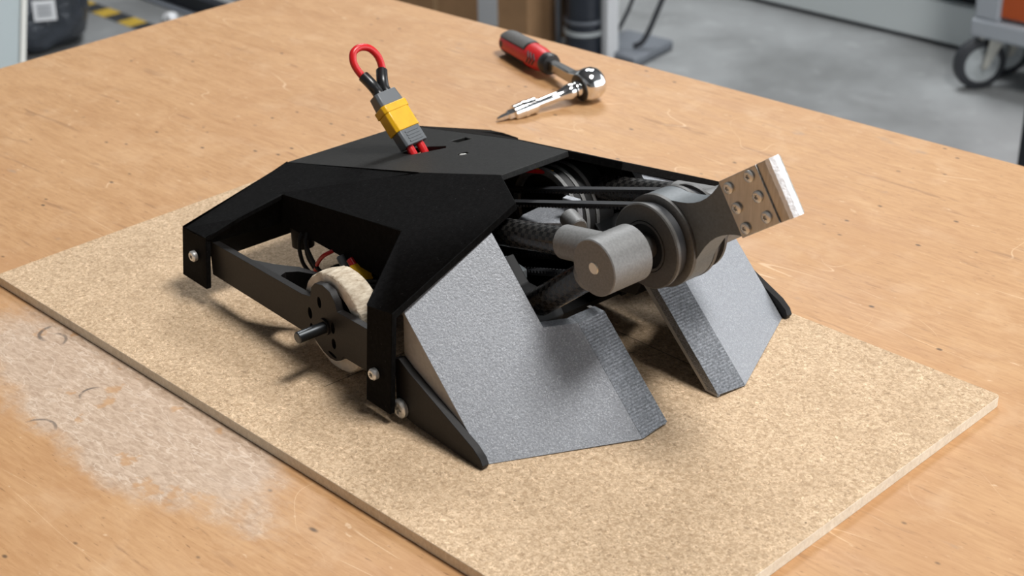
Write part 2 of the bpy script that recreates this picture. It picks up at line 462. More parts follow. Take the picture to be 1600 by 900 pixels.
# workbench: one big plywood top on a hidden frame
def bench():
    t = thing('workbench', 'large worn plywood workbench with scratched honey-coloured top', 'workbench', (0, 0, FZ))
    c = Vector((-656, 308, 0)); a = Vector((592, 73.3, 0)).normalized(); b = Vector((-22.1, 235.8, 0)).normalized()
    P = [c, c+a*1750, c+a*1750-b*1500, c-b*1500]
    mb = MB(); mb.slab([p+Vector((0, 0, -FZ)) for p in P], (0, 0, -36), 0, (), 1)
    mb.build('tabletop', ['wood', 'wood_edge'], t)
    for (i, j) in ((90, 90), (1660, 90), (90, 1410), (1660, 1410)):
        p = c+a*i-b*j
        MB().box((p.x-35, p.y-35, 0), (p.x+35, p.y+35, -FZ-36.5)).build('leg', 'gap', t, 1.5)
    for i in (90, 1660):
        p, q = c+a*i-b*90, c+a*i-b*1410
        MB().obox(((p+q)/2)+Vector((0, 0, -FZ-80)), ((q-p), (0, 0, 1), a), (655-30, 28, 15)).build('crossbar', 'gap', t, 1)
    return t
WB = bench()

# MDF board
th = math.radians(4.0)
def rot4(x, y): return (x*math.cos(th)-y*math.sin(th), x*math.sin(th)+y*math.cos(th))
Ox, Oy = -.52, .5317
corners = [(-.798, .363), (-.798, .640), (-.307, .640), (-.307, .363)]
BC = []
for (x, y) in corners:
    X, Y = rot4((x-Ox)*1000, (y-Oy)*1000); BC.append((X, Y, 6.0))
def round_corner(P, r=3.0, n=4):
    out = []
    for i in range(len(P)):
        p = Vector(P[i]); a = (Vector(P[i-1])-p).normalized(); b = (Vector(P[(i+1) % len(P)])-p).normalized()
        for k in range(n+1):
            t = k/n; q0 = p+a*r; q1 = p+b*r
            out.append((1-t)**2*q0 + 2*t*(1-t)*p + t*t*q1)
    return out
o = MB().slab(round_corner(BC), (0, 0, -5.9), 0, (), 1).build('mdf_board', ['mdf', 'mdf_edge'], None, .4)
tag(o, 'rectangular tan MDF sheet lying on the bench under the robot', 'board')

# ================================================================== COMBAT ROBOT (robot frame: x forward, y left, z up from board top)
RB = thing('combat_robot', 'black and grey combat robot with wedge plows and raised hammer arm', 'robot', (0, 0, 6.0))

# ---- top plate
PB = Vector((-170.5, 0, 58.3)); SL = (97-58.3)/168.5
def tp(x, y, d=0): return (x, y, 58.3+(x+170.5)*SL+d)
outer = [tp(-170.5, -42.4), tp(-57, -34), tp(-2, -23), tp(-2, 23), tp(-57, 34), tp(-170.5, 42.4)]
def quad(x0, x1, y0, y1): return [tp(x0, y0), tp(x1, y0), tp(x1, y1), tp(x0, y1)]
holes = [[tp(-107, -7), tp(-97, -8), tp(-92, 0), tp(-87, 9), tp(-91, 12), tp(-99, 9), tp(-107, 6)], [tp(-98, 21), tp(-90, 20), tp(-88, 28), tp(-96, 30)],
         [tp(-64+3*math.cos(k*PI/4), 2.5+3*math.sin(k*PI/4)) for k in range(8)]]
mb = MB(); mb.slab(outer, (0.7, 0, -3.2), 0, holes)
lab(mb.build('top_plate', 'plate', RB, .4), 'sloping matte black top plate with cut-outs')
MB().lathe((-64, 2.5, 81.9), (-SL, 0, 1), [(-4, 2.4), (0, 2.4), (.6, 1.6), (.6, .8), (0, .7), (0, 0)], 20).build('plate_screw', 'zinc', RB)
# back panel under the rear edge
MB().slab([(-171, -42, 57), (-171, 42, 57), (-171, 42, 40), (-171, -42, 40)], (2.5, 0, 0)).build('back_panel', 'shell', RB)

# ---- side armour (one printed piece per side)
def yy(s, p): return (p[0], p[1]*-s if False else p[1]*s, p[2])
def side_armour(s):
    # s=+1: as written (negative y side), s=-1: mirrored
    def q(*ps): return [(p[0], p[1]*s, p[2]) for p in ps]
    Bk = (-170.5, -42.4, 58.3); Md = (-57, -34, 84.4); F = (-2, -23, 97)
    zl = 38.0 if s > 0 else 34.8
    RTL = (-172.4, -113.5, zl); FTR = (23.2, -113.5, 60.6)
    def onplane(x, y, P):
        a, b, c = (Vector(v) for v in P); n = (b-a).cross(c-a)
        return (x, y, a.z-(n.x*(x-a.x)+n.y*(y-a.y))/n.z)
    RP = (Bk, Md, RTL); FP = (Md, F, FTR)
    TIP = onplane(24.5, -36.5, FP); FTL = onplane(3.8, -113.5, FP); FC = onplane(-25, -70, FP)
    RC = onplane(-133, -70.8, RP); RTR = (-146.5, -113.5, 40.9 if s > 0 else 37.2); QM = onplane(-140.2, -96, RP)
    kx = min((abs(onplane(-140+i*.5, -70, RP)[2]-onplane(-140+i*.5, -70, FP)[2]), -140+i*.5) for i in range(200))[1]
    K = onplane(kx, -70, FP)
    RBL = (-171.8, -117, 10.8); RBR = (-146, -117, 10.8); FBL = (2.6, -117, 6.1); FBR = (21.8, -117, 5.9)
    mb = MB()
    mb.slab(q(Bk, Md, K, RC, QM, RTL), (0, .6*s, -2.6)); mb.slab(q(RTL, QM, RTR), (0, .6*s, -2.6))
    mb.slab(q(Md, F, TIP, FTR, FTL, FC, K), (0, .8*s, -4.0))
    mb.slab(q(RTL, RTR, RBR, RBL), (0, 3.0*s, 0))
    mb.slab(q(FTL, FTR, FBR, FBL), (0, 3.0*s, 0))
    # inner wall of the wheel bay
    mb.slab(q(RC, K, FC, (-25, -70, 39), (-138, -70, 39)), (0, 2.2*s, 0))
    mb.slab(q(FC, FTL, (3.8, -111, 50), (-20, -70, 39), (-25, -70, 39)), (2.2, .8*s, 0))
    # tapering flange at the back of the wheel bay
    mb.slab(q(RTR, QM, RC, (RC[0]-.5, -67.5, RC[2]-1), (-138, -67.5, 38.5), (-146.5, -110.5, 37.2)), (-2.2, 0, -.2))
    # rear wall
    mb.slab(q(Bk, RTL, (-172, -113, 30), (-171, -42.4, 40)), (2.4, 0, 0))
    return mb.build('side_armour', 'shell', RB, .35)
lab(side_armour(1), 'faceted black side armour with two hanging legs')
side_armour(-1)

def screw_at(p, axis, r, h, mat, lobes=6, name='screw', parent=RB, rec=.42):
    amp = .22 if lobes == 6 else .45
    prof = [(-3, r*.5), (-.01, r*.5), (0, r), (h*.7, r), (h, r*.78), (h, r*rec), (h*.35, r*rec*.9), (h*.35, 0)]
    def fn(t, k, rr):
        return rr*(1+amp*math.cos(lobes*t)) if k in (5, 6) else rr
    return MB().lathe(p, axis, prof, 48, fn=fn).build(name, mat, parent)

for s in (1, -1):
    screw_at((-157.6, -115.4*s, 27.2), (0, -s, 0), 3.1, 2.8, 'zinc')
    screw_at((10.6, -116.0*s, 24.2), (0, -s, 0), 3.0, 3.0, 'zinc')

# ---- side rails with the axle bracket
def ell(cx, cz, a, b, n=14, rot=0):
    P = []
    for k in range(n):
        t = 2*PI*k/n; x, z = a*math.cos(t), b*math.sin(t)
        P.append((cx+x*math.cos(rot)-z*math.sin(rot), cz+x*math.sin(rot)+z*math.cos(rot)))
    return P
AX = (-39.6, 27.4)
def rail(s):
    ax, az = AX
    top = [(-150, 37.2), (-60, 38.6), (ax-12, 40), (ax-10.5, 46), (ax-7, 49.5), (ax, 51), (ax+6, 49.5), (ax+10, 45), (ax+11.5, 40.2), (12, 41.0)]
    bot = [(12, 16.0), (ax+14, 15.6), (ax+11.5, 12.4), (ax+7, 10.2), (ax+2, 9.8), (ax-4, 11.4), (ax-9, 14.4), (ax-12, 16.2), (-150, 16.4)]
    holes = [ell(ax-4.2, az+12.3, 1.7, 3.2), ell(ax-13.6, az+2.6, 1.8, 3.3), ell(ax-13, az-6.4, 1.8, 3.3), ell(ax+6.2, az+1.8, 1.8, 3.3), ell(ax+6.2, az-7.4, 1.8, 3.0), ell(ax+4.2, az-14.6, 3.6, .9, rot=-.2)]
    mb = MB(); mb.prism(top+bot, 'xz', -110*s, -106*s, 0, holes)
    # widening with a round pocket behind the rail
    P = [(-114, -106.2), (-100, -100), (-88, -92), (-76, -88.5), (-66, -89), (-66, -91.5), (-76, -91.5), (-84, -95.5), (-88, -101), (-86, -106.2)]
    mb.prism([(x, y*s) for x, y in P], 'xy', 17, 37.5)
    mb.lathe((-40, -110*s, az), (0, -s, 0), [(0, 4.6), (1.2, 4.4), (1.2, 0)], 24)
    o = mb.build('side_rail', 'rail', RB, .5)
    MB().cyl((ax, -98*s, az), (ax, -127.5*s, az), 3.1, 28, ch=.5).build('axle_pin', 'gun', RB)
    return o
lab(rail(1), 'charcoal side rail with slotted axle bracket'); rail(-1)

# ---- wheels: foam tyre on a hub
def wheel(s):
    rnd = random.Random(3+s)
    rj = [[rnd.uniform(-.35, .3) for _ in range(4)] for _ in range(120)]
    def fn(t, k, r):
        i = int(round(t/(2*PI)*120)) % 120
        return r + (rj[i][k % 4] if k in (1, 2, 3, 4, 5) else 0)
    w = MB().lathe((AX[0], -104.5*s, AX[1]), (0, s, 0), [(0, 19.4), (0, 26.0), (.8, 26.9), (5, 27.2), (9, 27.1), (13, 26.6), (14, 25.6), (14, 19.4)], 120, closed=True, fn=fn)
    # side faces use the smoother foam
    o = w.build('wheel', ['foam', 'foam_side'], RB, 0, 50)
    me = o.data
    for p in me.polygons:
        if abs(p.normal.y) > .9: p.material_index = 1
    lab(o, 'cream foam tyred wheel')
    h = MB().lathe((AX[0], -103*s, AX[1]), (0, s, 0), [(1, 0), (1, 5), (2.5, 6), (5, 14), (5, 17), (1.5, 18), (1.5, 19.6), (11, 19.6), (11, 0)], 48).build('wheel_hub', 'black', o, 0)
for s in (1, -1): wheel(s)

# ---- pivoting feet beside the plows
def foot(s):
    P = [(18, 8), (18, 33.4), (21.5, 34.4), (30, 29.6), (76, 9.4), (81, 5.6), (82.6, 2.4), (81.6, .4), (77, .3), (30, 2.0), (24, 3.2)]
    mb = MB(); mb.prism(P, 'xz', -109.8*s, -105.7*s)
    o = mb.build('skid_foot', 'rail', RB, .7)
    screw_at((22.4, -110*s, 7.6), (0, -s, 0), 5.0, 2.8, 'zinc', 4, rec=.4)
    return o
lab(foot(1), 'black tapering skid foot'); foot(-1)

# ---- wedge plows
def plow(s):
    def q(*ps): return [(p[0], p[1]*s, p[2]) for p in ps]
    A = (21.3, -105.4, 58.5); B = (23.4, -51.5, 83.4); Cn = (60.8, -51.8, 45.6); D = (68.5, -36.3, 45.6); E = (68.2, -18.2, 45.3)
    P1 = (79.6, -105.4, .15); P2 = (114.0, -36.5, .7); P3 = (112.4, -18.1, 1.8)
    mb = MB()
    off = (-6.2, 1.2*s, 0)
    mb.slab(q(A, B, Cn, D, P2, P1), off)
    o = mb.build('plow_plate', 'silver', RB, .25)
    m2 = MB(); m2.slab(q(D, E, P3, P2), (-7.2, 0, 0)); m2.build('plow_lip', ['silver_layer'], o, .2)
    m3 = MB()
    m3.slab(q(A, (20.3, -105.4, 36), (22, -105.4, 14), (60, -105.4, .3), P1), (0, 2.4*s, 0))
    m3.build('plow_side', 'silver_side', o, .2)
    m4 = MB()
    m4.slab(q((66, -20.3, 44.5), (112, -20.3, .6), (104, -20.3, .6), (58, -20.3, 44.5)), (0, 2.1*s, 0))
    m4.build('plow_rib', 'silver_side', o)
    return o
lab(plow(1), 'speckled silver-grey sloping plow'); plow(-1)

# ---- chassis inside
for s in (1, -1):
    MB().prism([(-95, 9), (14, 9), (14, 40), (24, 52), (24, 74), (8, 84), (-60, 70), (-95, 60)], 'xz', -52*s, -48*s).build('chassis_wall', 'black', RB, .4)
    MB().prism([(12, 22), (44, 28), (50, 40), (44, 48), (24, 48), (12, 60)], 'xz', -47*s, -28*s).build('tube_mount', 'dark', RB, .6)
MB().box((-96, -50, 8), (10, 50, 11)).build('chassis_floor', 'black', RB)
MB().box((-152, -109, 26), (-147.5, 109, 38)).build('rear_crossbar', 'black', RB, .4)
MB().box((-92, -47, 11.2), (-66, 47, 46)).build('battery_pack', 'dark', RB, 2)
MB().box((-96, -68, 9), (-52, -52.2, 27)).build('electronics_box', 'dark', RB, 1)
# foot block seen below the rear crossbar
MB().lathe((-130, -62, 25), (0, 0, 1), [(0, 5), (.8, 6.4), (14, 6.4)], 24).build('rear_stud', 'black', RB)

# ---- weapon drive: motor, pulley, belts
PV = (93.7, 88.9); MP = (-50, 44)
lab(MB().lathe((-12, 18, 60), (0, 1, 0), [(0, 6), (0, 24), (3, 25), (24, 25), (24, 20)], 56).build('weapon_motor', 'dark', RB), 'dark motor can')
for y in (15.4, 22, 29):
    MB().lathe((-12, y, 60), (0, 1, 0), [(0, 22.0), (0, 25.6), (2.2, 25.6), (2.2, 22.0)], 64, closed=True).build('motor_ring', 'silver_smooth', RB)
for y in (-15, 9.5): MB().lathe((MP[0], y, MP[1]), (0, 1, 0), [(0, 0), (0, 17), (5.5, 17), (5.5, 0)], 48).build('drive_pulley', 'dark', RB)
MB().cyl((MP[0], -40, MP[1]), (MP[0], 16, MP[1]), 4, 20).build('drive_shaft', 'gun', RB)
lab(MB().slab([(3.2, -18.7, 71.2), (26.5, 0, 73.0), (22, 6, 73.0), (8.4, 15.0, 72.2), (-3.5, 6.2, 71.0), (-2, -8.5, 71.0)], (0, 0, -14)).build('motor_mount', 'silver', RB, .6), 'pale grey motor mount')
MB().slab([(18, 0, 84), (27, 2, 84), (26, 6, 84), (17, 4, 84)], (2, 0, -13)).build('mount_tab', 'silver', RB, .5)
MB().prism([(2, 30), (18, 28), (18, 52), (2, 54)], 'xz', -44, -24).build('gear_housing', 'weapon', RB, .8)
MB().cyl((29, -6, 79), (40, -9, 77), 5.0, 24, ch=.6).build('mount_boss', 'silver_smooth', RB)
MB().cyl((58, -23.5, 80), (68, -20, 85), 2.2, 18, ch=.4).build('tensioner_bolt', 'stainless', RB)
MB().cyl((34, -24, 36), (34, -40, 36), 9, 30, ch=.8).build('tensioner_roller', 'flange', RB)
MB().cyl((50, -30, 31), (50, -40, 31), 7, 24, ch=.6).build('tensioner_roller', 'flange', RB)

def belt(yc, w=5.0):
    r = 18.2; thick = 1.3
    a = Vector((PV[0]-MP[0], PV[1]-MP[1])); L = a.length; a.normalize(); n = Vector((-a.y, a.x))
    def loop(rr):
        pts = []
        ang = math.atan2(n.y, n.x)
        for k in range(25):
            t = ang - PI*k/24; pts.append(Vector(PV)+Vector((math.cos(t), math.sin(t)))*rr)
        nn = 60
        for k in range(1, nn): pts.append(Vector(PV)-n*rr-a*L*k/nn)
        for k in range(25):
            t = ang + PI - PI*k/24; pts.append(Vector(MP)+Vector((math.cos(t), math.sin(t)))*rr)
        for k in range(1, nn): pts.append(Vector(MP)+n*rr+a*L*k/nn)
        return pts
    po, pi = loop(r+thick), loop(r)
    vs = []; fs = []; N = len(po)
    for p, q in zip(po, pi):
        vs += [(p.x, yc-w/2, p.y), (p.x, yc+w/2, p.y), (q.x, yc+w/2, q.y), (q.x, yc-w/2, q.y)]
    for i in range(N):
        j = (i+1) % N
        for k in range(4):
            l = (k+1) % 4; fs.append((i*4+k, j*4+k, j*4+l, i*4+l))
    mb = MB(); mb.add(vs, fs)
    o = mb.build('drive_belt', 'belt', RB)
    # teeth on the inside of both straight runs
    tb = MB(); n2 = int(L/2.6)
    for sgn in (1, -1):
        for k in range(4, n2-4):
            c = Vector(MP)+a*(k*2.6)+n*sgn*(r-.5)
            tb.obox((c.x, yc, c.y), ((a.x, 0, a.y), (0, 1, 0), (n.x, 0, n.y)), (.65, w/2, .7))
    t = tb.build('belt_teeth', 'belt', o); t['kind'] = 'stuff'
    return o
belt(-12.2); belt(12.2)

# ---- carbon tubes and pivot blocks
def pivot_side(s):
    y = -38*s; c = (PV[0], y, PV[1])
    MB().cyl((10, y, 75.2), (70, y, 89.0), 7.0, 40, uvlen=3.6).build('carbon_tube', 'carbon', RB)
    MB().cyl((30, y, 37.0), (82, y, 79.2), 7.2, 40, uvlen=3.6).build('carbon_tube', 'carbon', RB)
    mb = MB()
    mb.lathe((c[0], -50.2*s, c[2]), (0, s, 0), [(0, 3.4), (0, 13.3), (.5, 13.8), (24, 13.8), (24.5, 13.3), (24.5, 0)], 64)
    mb.cyl((61.5, y, 87.0), (92, y, 92.6), 8.3, 48, ch=.6)
    mb.cyl((77.5, y, 75.4), (91, y, 86.6), 8.6, 48, ch=.6)
    o = mb.build('pivot_block', 'silver_smooth', RB, 0, 40)
    MB().lathe((c[0], -50.6*s, c[2]), (0, s, 0), [(0, 0), (0, 2.7), (.4, 3.1), (10, 3.1)], 32).build('pivot_bolt', 'alu', o)
    return o
lab(pivot_side(1), 'light grey printed pivot block'); pivot_side(-1)
MB().cyl((PV[0], -49, PV[1]), (PV[0], 49, PV[1]), 3.0, 24).build('pivot_shaft', 'gun', RB)

# ---- hammer arm
HA = math.radians(35)
uu = (math.cos(HA), math.sin(HA)); ww = (math.sin(HA), -math.cos(HA))     # along the arm, and across it (towards the lower edge)
def hp(r, t): return (PV[0]+uu[0]*r+ww[0]*t, PV[1]+uu[1]*r+ww[1]*t)
R0 = 22.6
def arm_outline():
    P = []
    for k in range(9):           # lower edge: concave from the plate back to the hub
        f = k/8; r = 53+(17.5-53)*f; t = 13.6 - 5.2*math.sin(PI*min(1, f*1.02))**.9 + 1.2*f
        P.append(hp(r, t))
    a0 = math.atan2(14.8, 17.5)
    for k in range(1, 40):
        t = a0 + (2*PI-2*a0)*k/40; P.append(hp(R0*math.cos(t), R0*math.sin(t)))
    for k in range(9):
        f = 1-k/8; r = 53+(17.5-53)*f; t = 13.6 - 5.2*math.sin(PI*min(1, f*1.02))**.9 + 1.2*f
        P.append(hp(r, -t))
    return P
HM = MB()
HM.prism(arm_outline(), 'xz', -6.6, 6.6)
HM.prism([hp(53, -13.4), hp(77, -13.4), hp(77, 13.4), hp(53, 13.4)], 'xz', -5.2, 5.2)
ARM = lab(HM.build('hammer_arm', 'weapon', RB, .5), 'dark grey hammer arm raised at an angle')
for s in (1, -1):
    MB().lathe((PV[0], 9.2*-s, PV[1]), (0, s, 0), [(0, 17), (0, 21.2), (.9, 22.8), (3, 22.8), (3, 17)], 72, closed=True).build('hub_ring', 'flange', ARM)
    f = MB().lathe((PV[0], 17.0*-s, PV[1]), (0, s, 0), [(0, 12.8), (0, 20.4), (.6, 21), (2.2, 21), (2.4, 17.4), (8.2, 17.4), (8.2, 12.8)], 72, closed=True).build('weapon_pulley', 'flange', ARM)
    MB().lathe((PV[0], 17.3*-s, PV[1]), (0, s, 0), [(0, 11.2), (0, 12.4), (3, 12.4), (3, 11.2)], 56, closed=True).build('bearing_ring', 'flange', f)
    MB().lathe((PV[0], 15.6*-s, PV[1]), (0, s, 0), [(0, 6.2), (0, 11.6), (5, 11.6), (5, 6.2)], 56, closed=True).build('bearing_shield', 'dark', f)
    MB().lathe((PV[0], 25.6*-s, PV[1]), (0, s, 0), [(0, 5.0), (0, 5.9), (10.5, 6.2), (10.5, 5.0)], 40, closed=True).build('shaft_spacer', 'flange', ARM)
# steel head: side plates, six screws, worn striking edge
near = MB(); near.prism([hp(52.6, -13.6), hp(77.6, -13.6), hp(77.6, 13.6), hp(52.6, 13.6)], 'xz', -8.2, -6.4)
NP = lab(near.build('head_plate', 'steel', ARM, .25), 'brushed steel plate held by six screws')
MB().prism([hp(37, 8), hp(39, 13.6), hp(77.6, 13.6), hp(77.6, -13.6), hp(52.6, -13.6), hp(52.6, 6)], 'xz', 5.4, 8.2).build('head_plate', 'steel', ARM, .25)
hb = MB()
def head_sec(r, h0, h1, t): return [(hp(r, -t)[0], h0, hp(r, -t)[1]), (hp(r, -t)[0], h1, hp(r, -t)[1]), (hp(r, t)[0], h1, hp(r, t)[1]), (hp(r, t)[0], h0, hp(r, t)[1])]
S = [head_sec(77.0, -7.4, 6.0, 13.7), head_sec(83.2, -7.0, 0.6, 13.7), head_sec(84.8, -6.2, -.4, 13.7)]
vs = [p for q in S for p in q]; fs = [(0, 1, 2, 3), (8, 11, 10, 9)]
for k in (0, 1):
    for i in range(4): j = (i+1) % 4; fs.append((k*4+i, k*4+4+i, k*4+4+j, k*4+j))
hb.add(vs, fs)
lab(hb.build('head_block', 'steel', ARM, .25), 'steel hammer head block')
# worn bright strip on the striking end
we = MB(); rnd = random.Random(5); N = 22; top = []; vs = []; fs = []
for i in range(N+1):
    t = -13.8+27.6*i/N
    r1 = 85.2+rnd.uniform(-.08, .08); r0 = 82.9+rnd.uniform(-.2, .2); r2 = 86.6+rnd.uniform(-.12, .12)
    a = hp(r0, t); b = hp(r1, t); c = hp(r2, t)
    vs += [(a[0], -7.25, a[1]), (b[0], -6.9+rnd.uniform(-.08, .08), b[1]), (c[0], -4.8+rnd.uniform(-.12, .12), c[1]), (c[0], -2.0, c[1]), (a[0], .2, a[1])]
for i in range(N):
    for k in range(5):
        l = (k+1) % 5; fs.append((i*5+k, i*5+5+k, i*5+5+l, i*5+l))
fs += [(0, 1, 2, 3, 4), tuple(N*5+k for k in (4, 3, 2, 1, 0))]
we.add(vs, fs); lab(we.build('striking_edge', 'worn', ARM, 0, 20), 'bright battered striking edge')
for r in (56.2, 72.2):
    for t in (-9.6, 0, 9.6):
        p = hp(r + (1.2 if r < 60 else -.3), t + (.4 if r < 60 else -.6))
        screw_at((p[0], -8.3, p[1]), (0, -1, 0), 2.7, 1.3, 'stainless', 6, 'plate_screw', NP)

# ---- wiring seen through the wheel bay
MB().tube([(-84, -64, 43), (-90, -70, 38.5), (-97, -72, 33), (-103, -72, 25), (-105, -71, 17), (-98, -62, 11)], 1.15, 12).build('wire', 'red_wire', RB)
for k, P in enumerate(([(-118, -66, 44), (-119, -71, 36), (-118, -72, 27), (-112, -72, 20), (-100, -66, 10)], [(-112, -66, 46), (-113, -71, 38), (-108, -72, 30), (-100, -72, 24), (-90, -66, 16)],
                       [(-116, -64, 42), (-117, -68, 34), (-113, -70, 26), (-104, -68, 18), (-94, -60, 12)])):
    MB().tube(P, 1.2, 10).build('wire', 'dark', RB)
MB().cyl((-80, -71, 40), (-74, -71, 33), 2.6, 20, ch=.6).build('capacitor', 'cap', RB)
lab(MB().prism([(-70.5, 36), (-66, 40.5), (-60, 37.5), (-57, 33), (-63, 31), (-71, 33)], 'xz', -75, -66).build('inner_connector', 'yellow', RB, .8), 'yellow connector inside the wheel bay')
MB().cyl((-71, -71, 41), (-67, -71, 38), 2.2, 16).build('wire', 'red_wire', RB)
for k in range(4):
    MB().tube([(-66+2*k, -74+k, 31-1.6*k), (-58+2*k, -74, 34-1.8*k), (-48+2*k, -70, 36-2*k)], 1.1, 10).build('wire', 'dark', RB)
# rear battery strap hint in the weapon bay
MB().cyl((-20, 14, 84), (-6, 22, 83), 1.2, 10).build('wire', 'yellow', RB)
MB().cyl((-24, 10, 83), (-10, 18, 84), 1.2, 10).build('wire', 'red_wire', RB)

# ---- power socket: the robot's half of the link connector, and the removable link above it
LB = Vector((-101.5, 1.0, 73.0)); LA = Vector((-.69, -.08, .72)).normalized()
LY = (Vector((0, 1, 0)) - LA*LA.y).normalized(); LN = LY.cross(LA)
if LN.x < 0: LN = -LN
def lk(a, y=0, n=0): return LB + LA*a + LY*y + LN*n
def xt_section(w, h, ch):
    return [(-w, -h), (w, -h), (w, h-ch), (w-ch, h), (-w+ch, h), (-w, h-ch)]
def xt(mb, a0, a1, w, h, ch=1.5, w1=None, h1=None):
    w1 = w1 or w; h1 = h1 or h
    A = [lk(a0, y, n) for y, n in xt_section(w, h, ch)]; B = [lk(a1, y, n) for y, n in xt_section(w1, h1, ch)]
    n = len(A); fs = [tuple(range(n)), tuple(reversed(range(n, 2*n)))]
    for i in range(n): j = (i+1) % n; fs.append((i, j, n+j, n+i))
    mb.add(A+B, fs); return mb
PS = lab(xt(MB(), 4.6, 15.0, 7.8, 4.1, 1.2).build('power_socket', 'cap', RB, .4), 'grey ribbed connector shell')
for k in range(4):
    m = MB(); m.obox(lk(6.6+1.9*k, .6, 4.15), (LY, LA, LN), (4.6, .5, .3)); m.build('rib', 'cap', PS, .1)
for y in (-3.7, 3.7):
    MB().tube([lk(-9, y*.9, -1) + Vector((0, 0, -2)), lk(-2, y, -.6), lk(6, y, 0)], 2.35, 18).build('wire', 'red_wire', RB)
LK = thing('link_plug', 'yellow power link plug with red wire loop standing on the robot', 'plug', (LB.x, LB.y, LB.z+6))
def rel(mb):
    mb.v = [tuple(Vector(p)-LB) for p in mb.v]; return mb
m = MB(); xt(m, 14.2, 29.5, 8.6, 4.8, 1.8); rel(m).build('plug_housing', 'yellow', LK, .5)
m = MB(); xt(m, 26.4, 31.0, 9.1, 5.3, 1.8); rel(m).build('plug_collar', 'yellow', LK, .5)
m = MB(); xt(m, 30.8, 39.2, 8.2, 4.4, 1.4, 7.6, 4.0); lab(rel(m).build('plug_cap', 'cap', LK, .5), 'grey end cap')
E0 = Vector((-138.0, -1.5, 110.3)); UPl = Vector((-7.0, -3.2, 15.6))
def lp(f, y): return E0 + UPl*f + Vector((0, y, 0))
for y in (-1, 1):
    m = MB(); m.tube([lk(37.5, y*2.9), lk(41.5, y*2.6), lk(46, y*3.9)+Vector((.6, 0, .6)), lp(0, y*6.4)], 3.3, 18, smooth=3); rel(m).build('heatshrink_sleeve', 'shrink', LK)
m = MB(); m.tube([lp(-.1, -6.4), lp(.25, -8.2), lp(.55, -8.2), lp(.83, -5.4), lp(.93, 0), lp(.83, 5.4), lp(.55, 8.2), lp(.25, 8.2), lp(-.1, 6.4)], 2.1, 18, smooth=5)
lab(rel(m).build('wire_loop', 'red_wire', LK), 'red wire loop')

# ================================================================== RATCHET WRENCH
K = Vector((-247.0, 269.5, 12.7)); HE = Vector((-371.3, 298.8, 10.1)); TPp = Vector((-260.5, 192.8, 2.2))
eh = (HE-K).normalized(); ex = (TPp-K).normalized(); e3 = eh.cross(ex).normalized()
if e3.z < 0: e3 = -e3
RT = thing('ratchet_wrench', 'chrome ratchet wrench with red and grey handle and screwdriver bit', 'wrench', (K.x, K.y, 0))
RO = Vector((K.x, K.y, 0))
def rel2(mb): mb.v = [tuple(Vector(p)-RO) for p in mb.v]; return mb
# head: fat rounded disc around the extension axis
mb = MB(); mb.lathe(K-ex*13, ex, [(0, 0), (.2, 4), (1.2, 7.5), (3.4, 10.2), (7, 12.1), (12, 12.7), (16, 12.3), (19, 10.8), (20.1, 8.6)], 56)
rel2(mb).build('ratchet_head', 'chrome', RT, 0, 50)
mb = MB(); mb.lathe(K+ex*5.6, ex, [(0, 10.2), (1.8, 10.2), (2.2, 9.2), (2.2, 0)], 40); rel2(mb).build('head_recess', 'black_grip', RT)
# neck
mb = MB()
def rbox(a0, a1, w0, h0, w1, h1):
    A = [K+eh*a0+ex*y+e3*z for y, z in ((-w0, -h0), (w0, -h0), (w0, h0), (-w0, h0))]
    B = [K+eh*a1+ex*y+e3*z for y, z in ((-w1, -h1), (w1, -h1), (w1, h1), (-w1, h1))]
    mb.add(A+B, [(0, 1, 2, 3), (7, 6, 5, 4)]+[(i, (i+1) % 4, 4+(i+1) % 4, 4+i) for i in range(4)])
rbox(9, 22, 5.0, 7.6, 3.6, 4.6); rbox(22, 62, 3.6, 4.6, 3.3, 4.2)
rel2(mb).build('neck', 'satin', RT, 1.2, 35, 3)
# handle
HP = [(54, 0), (54, 4.6), (54.4, 7.6), (57, 8.6), (62, 8.4), (63.5, 7.9)]
mb = MB(); mb.lathe(K, eh, HP+[(63.5, 0)], 40); rel2(mb).build('handle_collar', 'black_grip', RT)
prof = [(62.5, 0), (62.5, 8.0), (66, 8.6), (74, 9.6), (90, 10.0), (108, 9.7), (120, 9.6), (126, 8.8), (129, 7.0), (130, 4), (130, 0)]
mb = MB(); mb.lathe(K, eh, prof, 48)
HN = lab(rel2(mb).build('handle', 'red_grip', RT, 0, 50), 'red handle body')
def hr(a):
    for (a0, r0), (a1, r1) in zip(prof[1:-1], prof[2:]):
        if a0 <= a <= a1: return r0+(r1-r0)*(a-a0)/max(1e-6, a1-a0)
    return 8
def pad(c, half, a0, a1, raise_, name, mat, n=10):
    pr = [(a0+(a1-a0)*i/n, hr(a0+(a1-a0)*i/n)-.5) for i in range(n+1)]
    po = [(a0+(a1-a0)*i/n, hr(a0+(a1-a0)*i/n)+raise_) for i in range(n, -1, -1)]
    mb = MB(); mb.lathe(K, eh, pr+po, 20, closed=True, a0=c-half, a1=c+half, ref=e3)
    return rel2(mb).build(name, mat, HN, 0, 30)
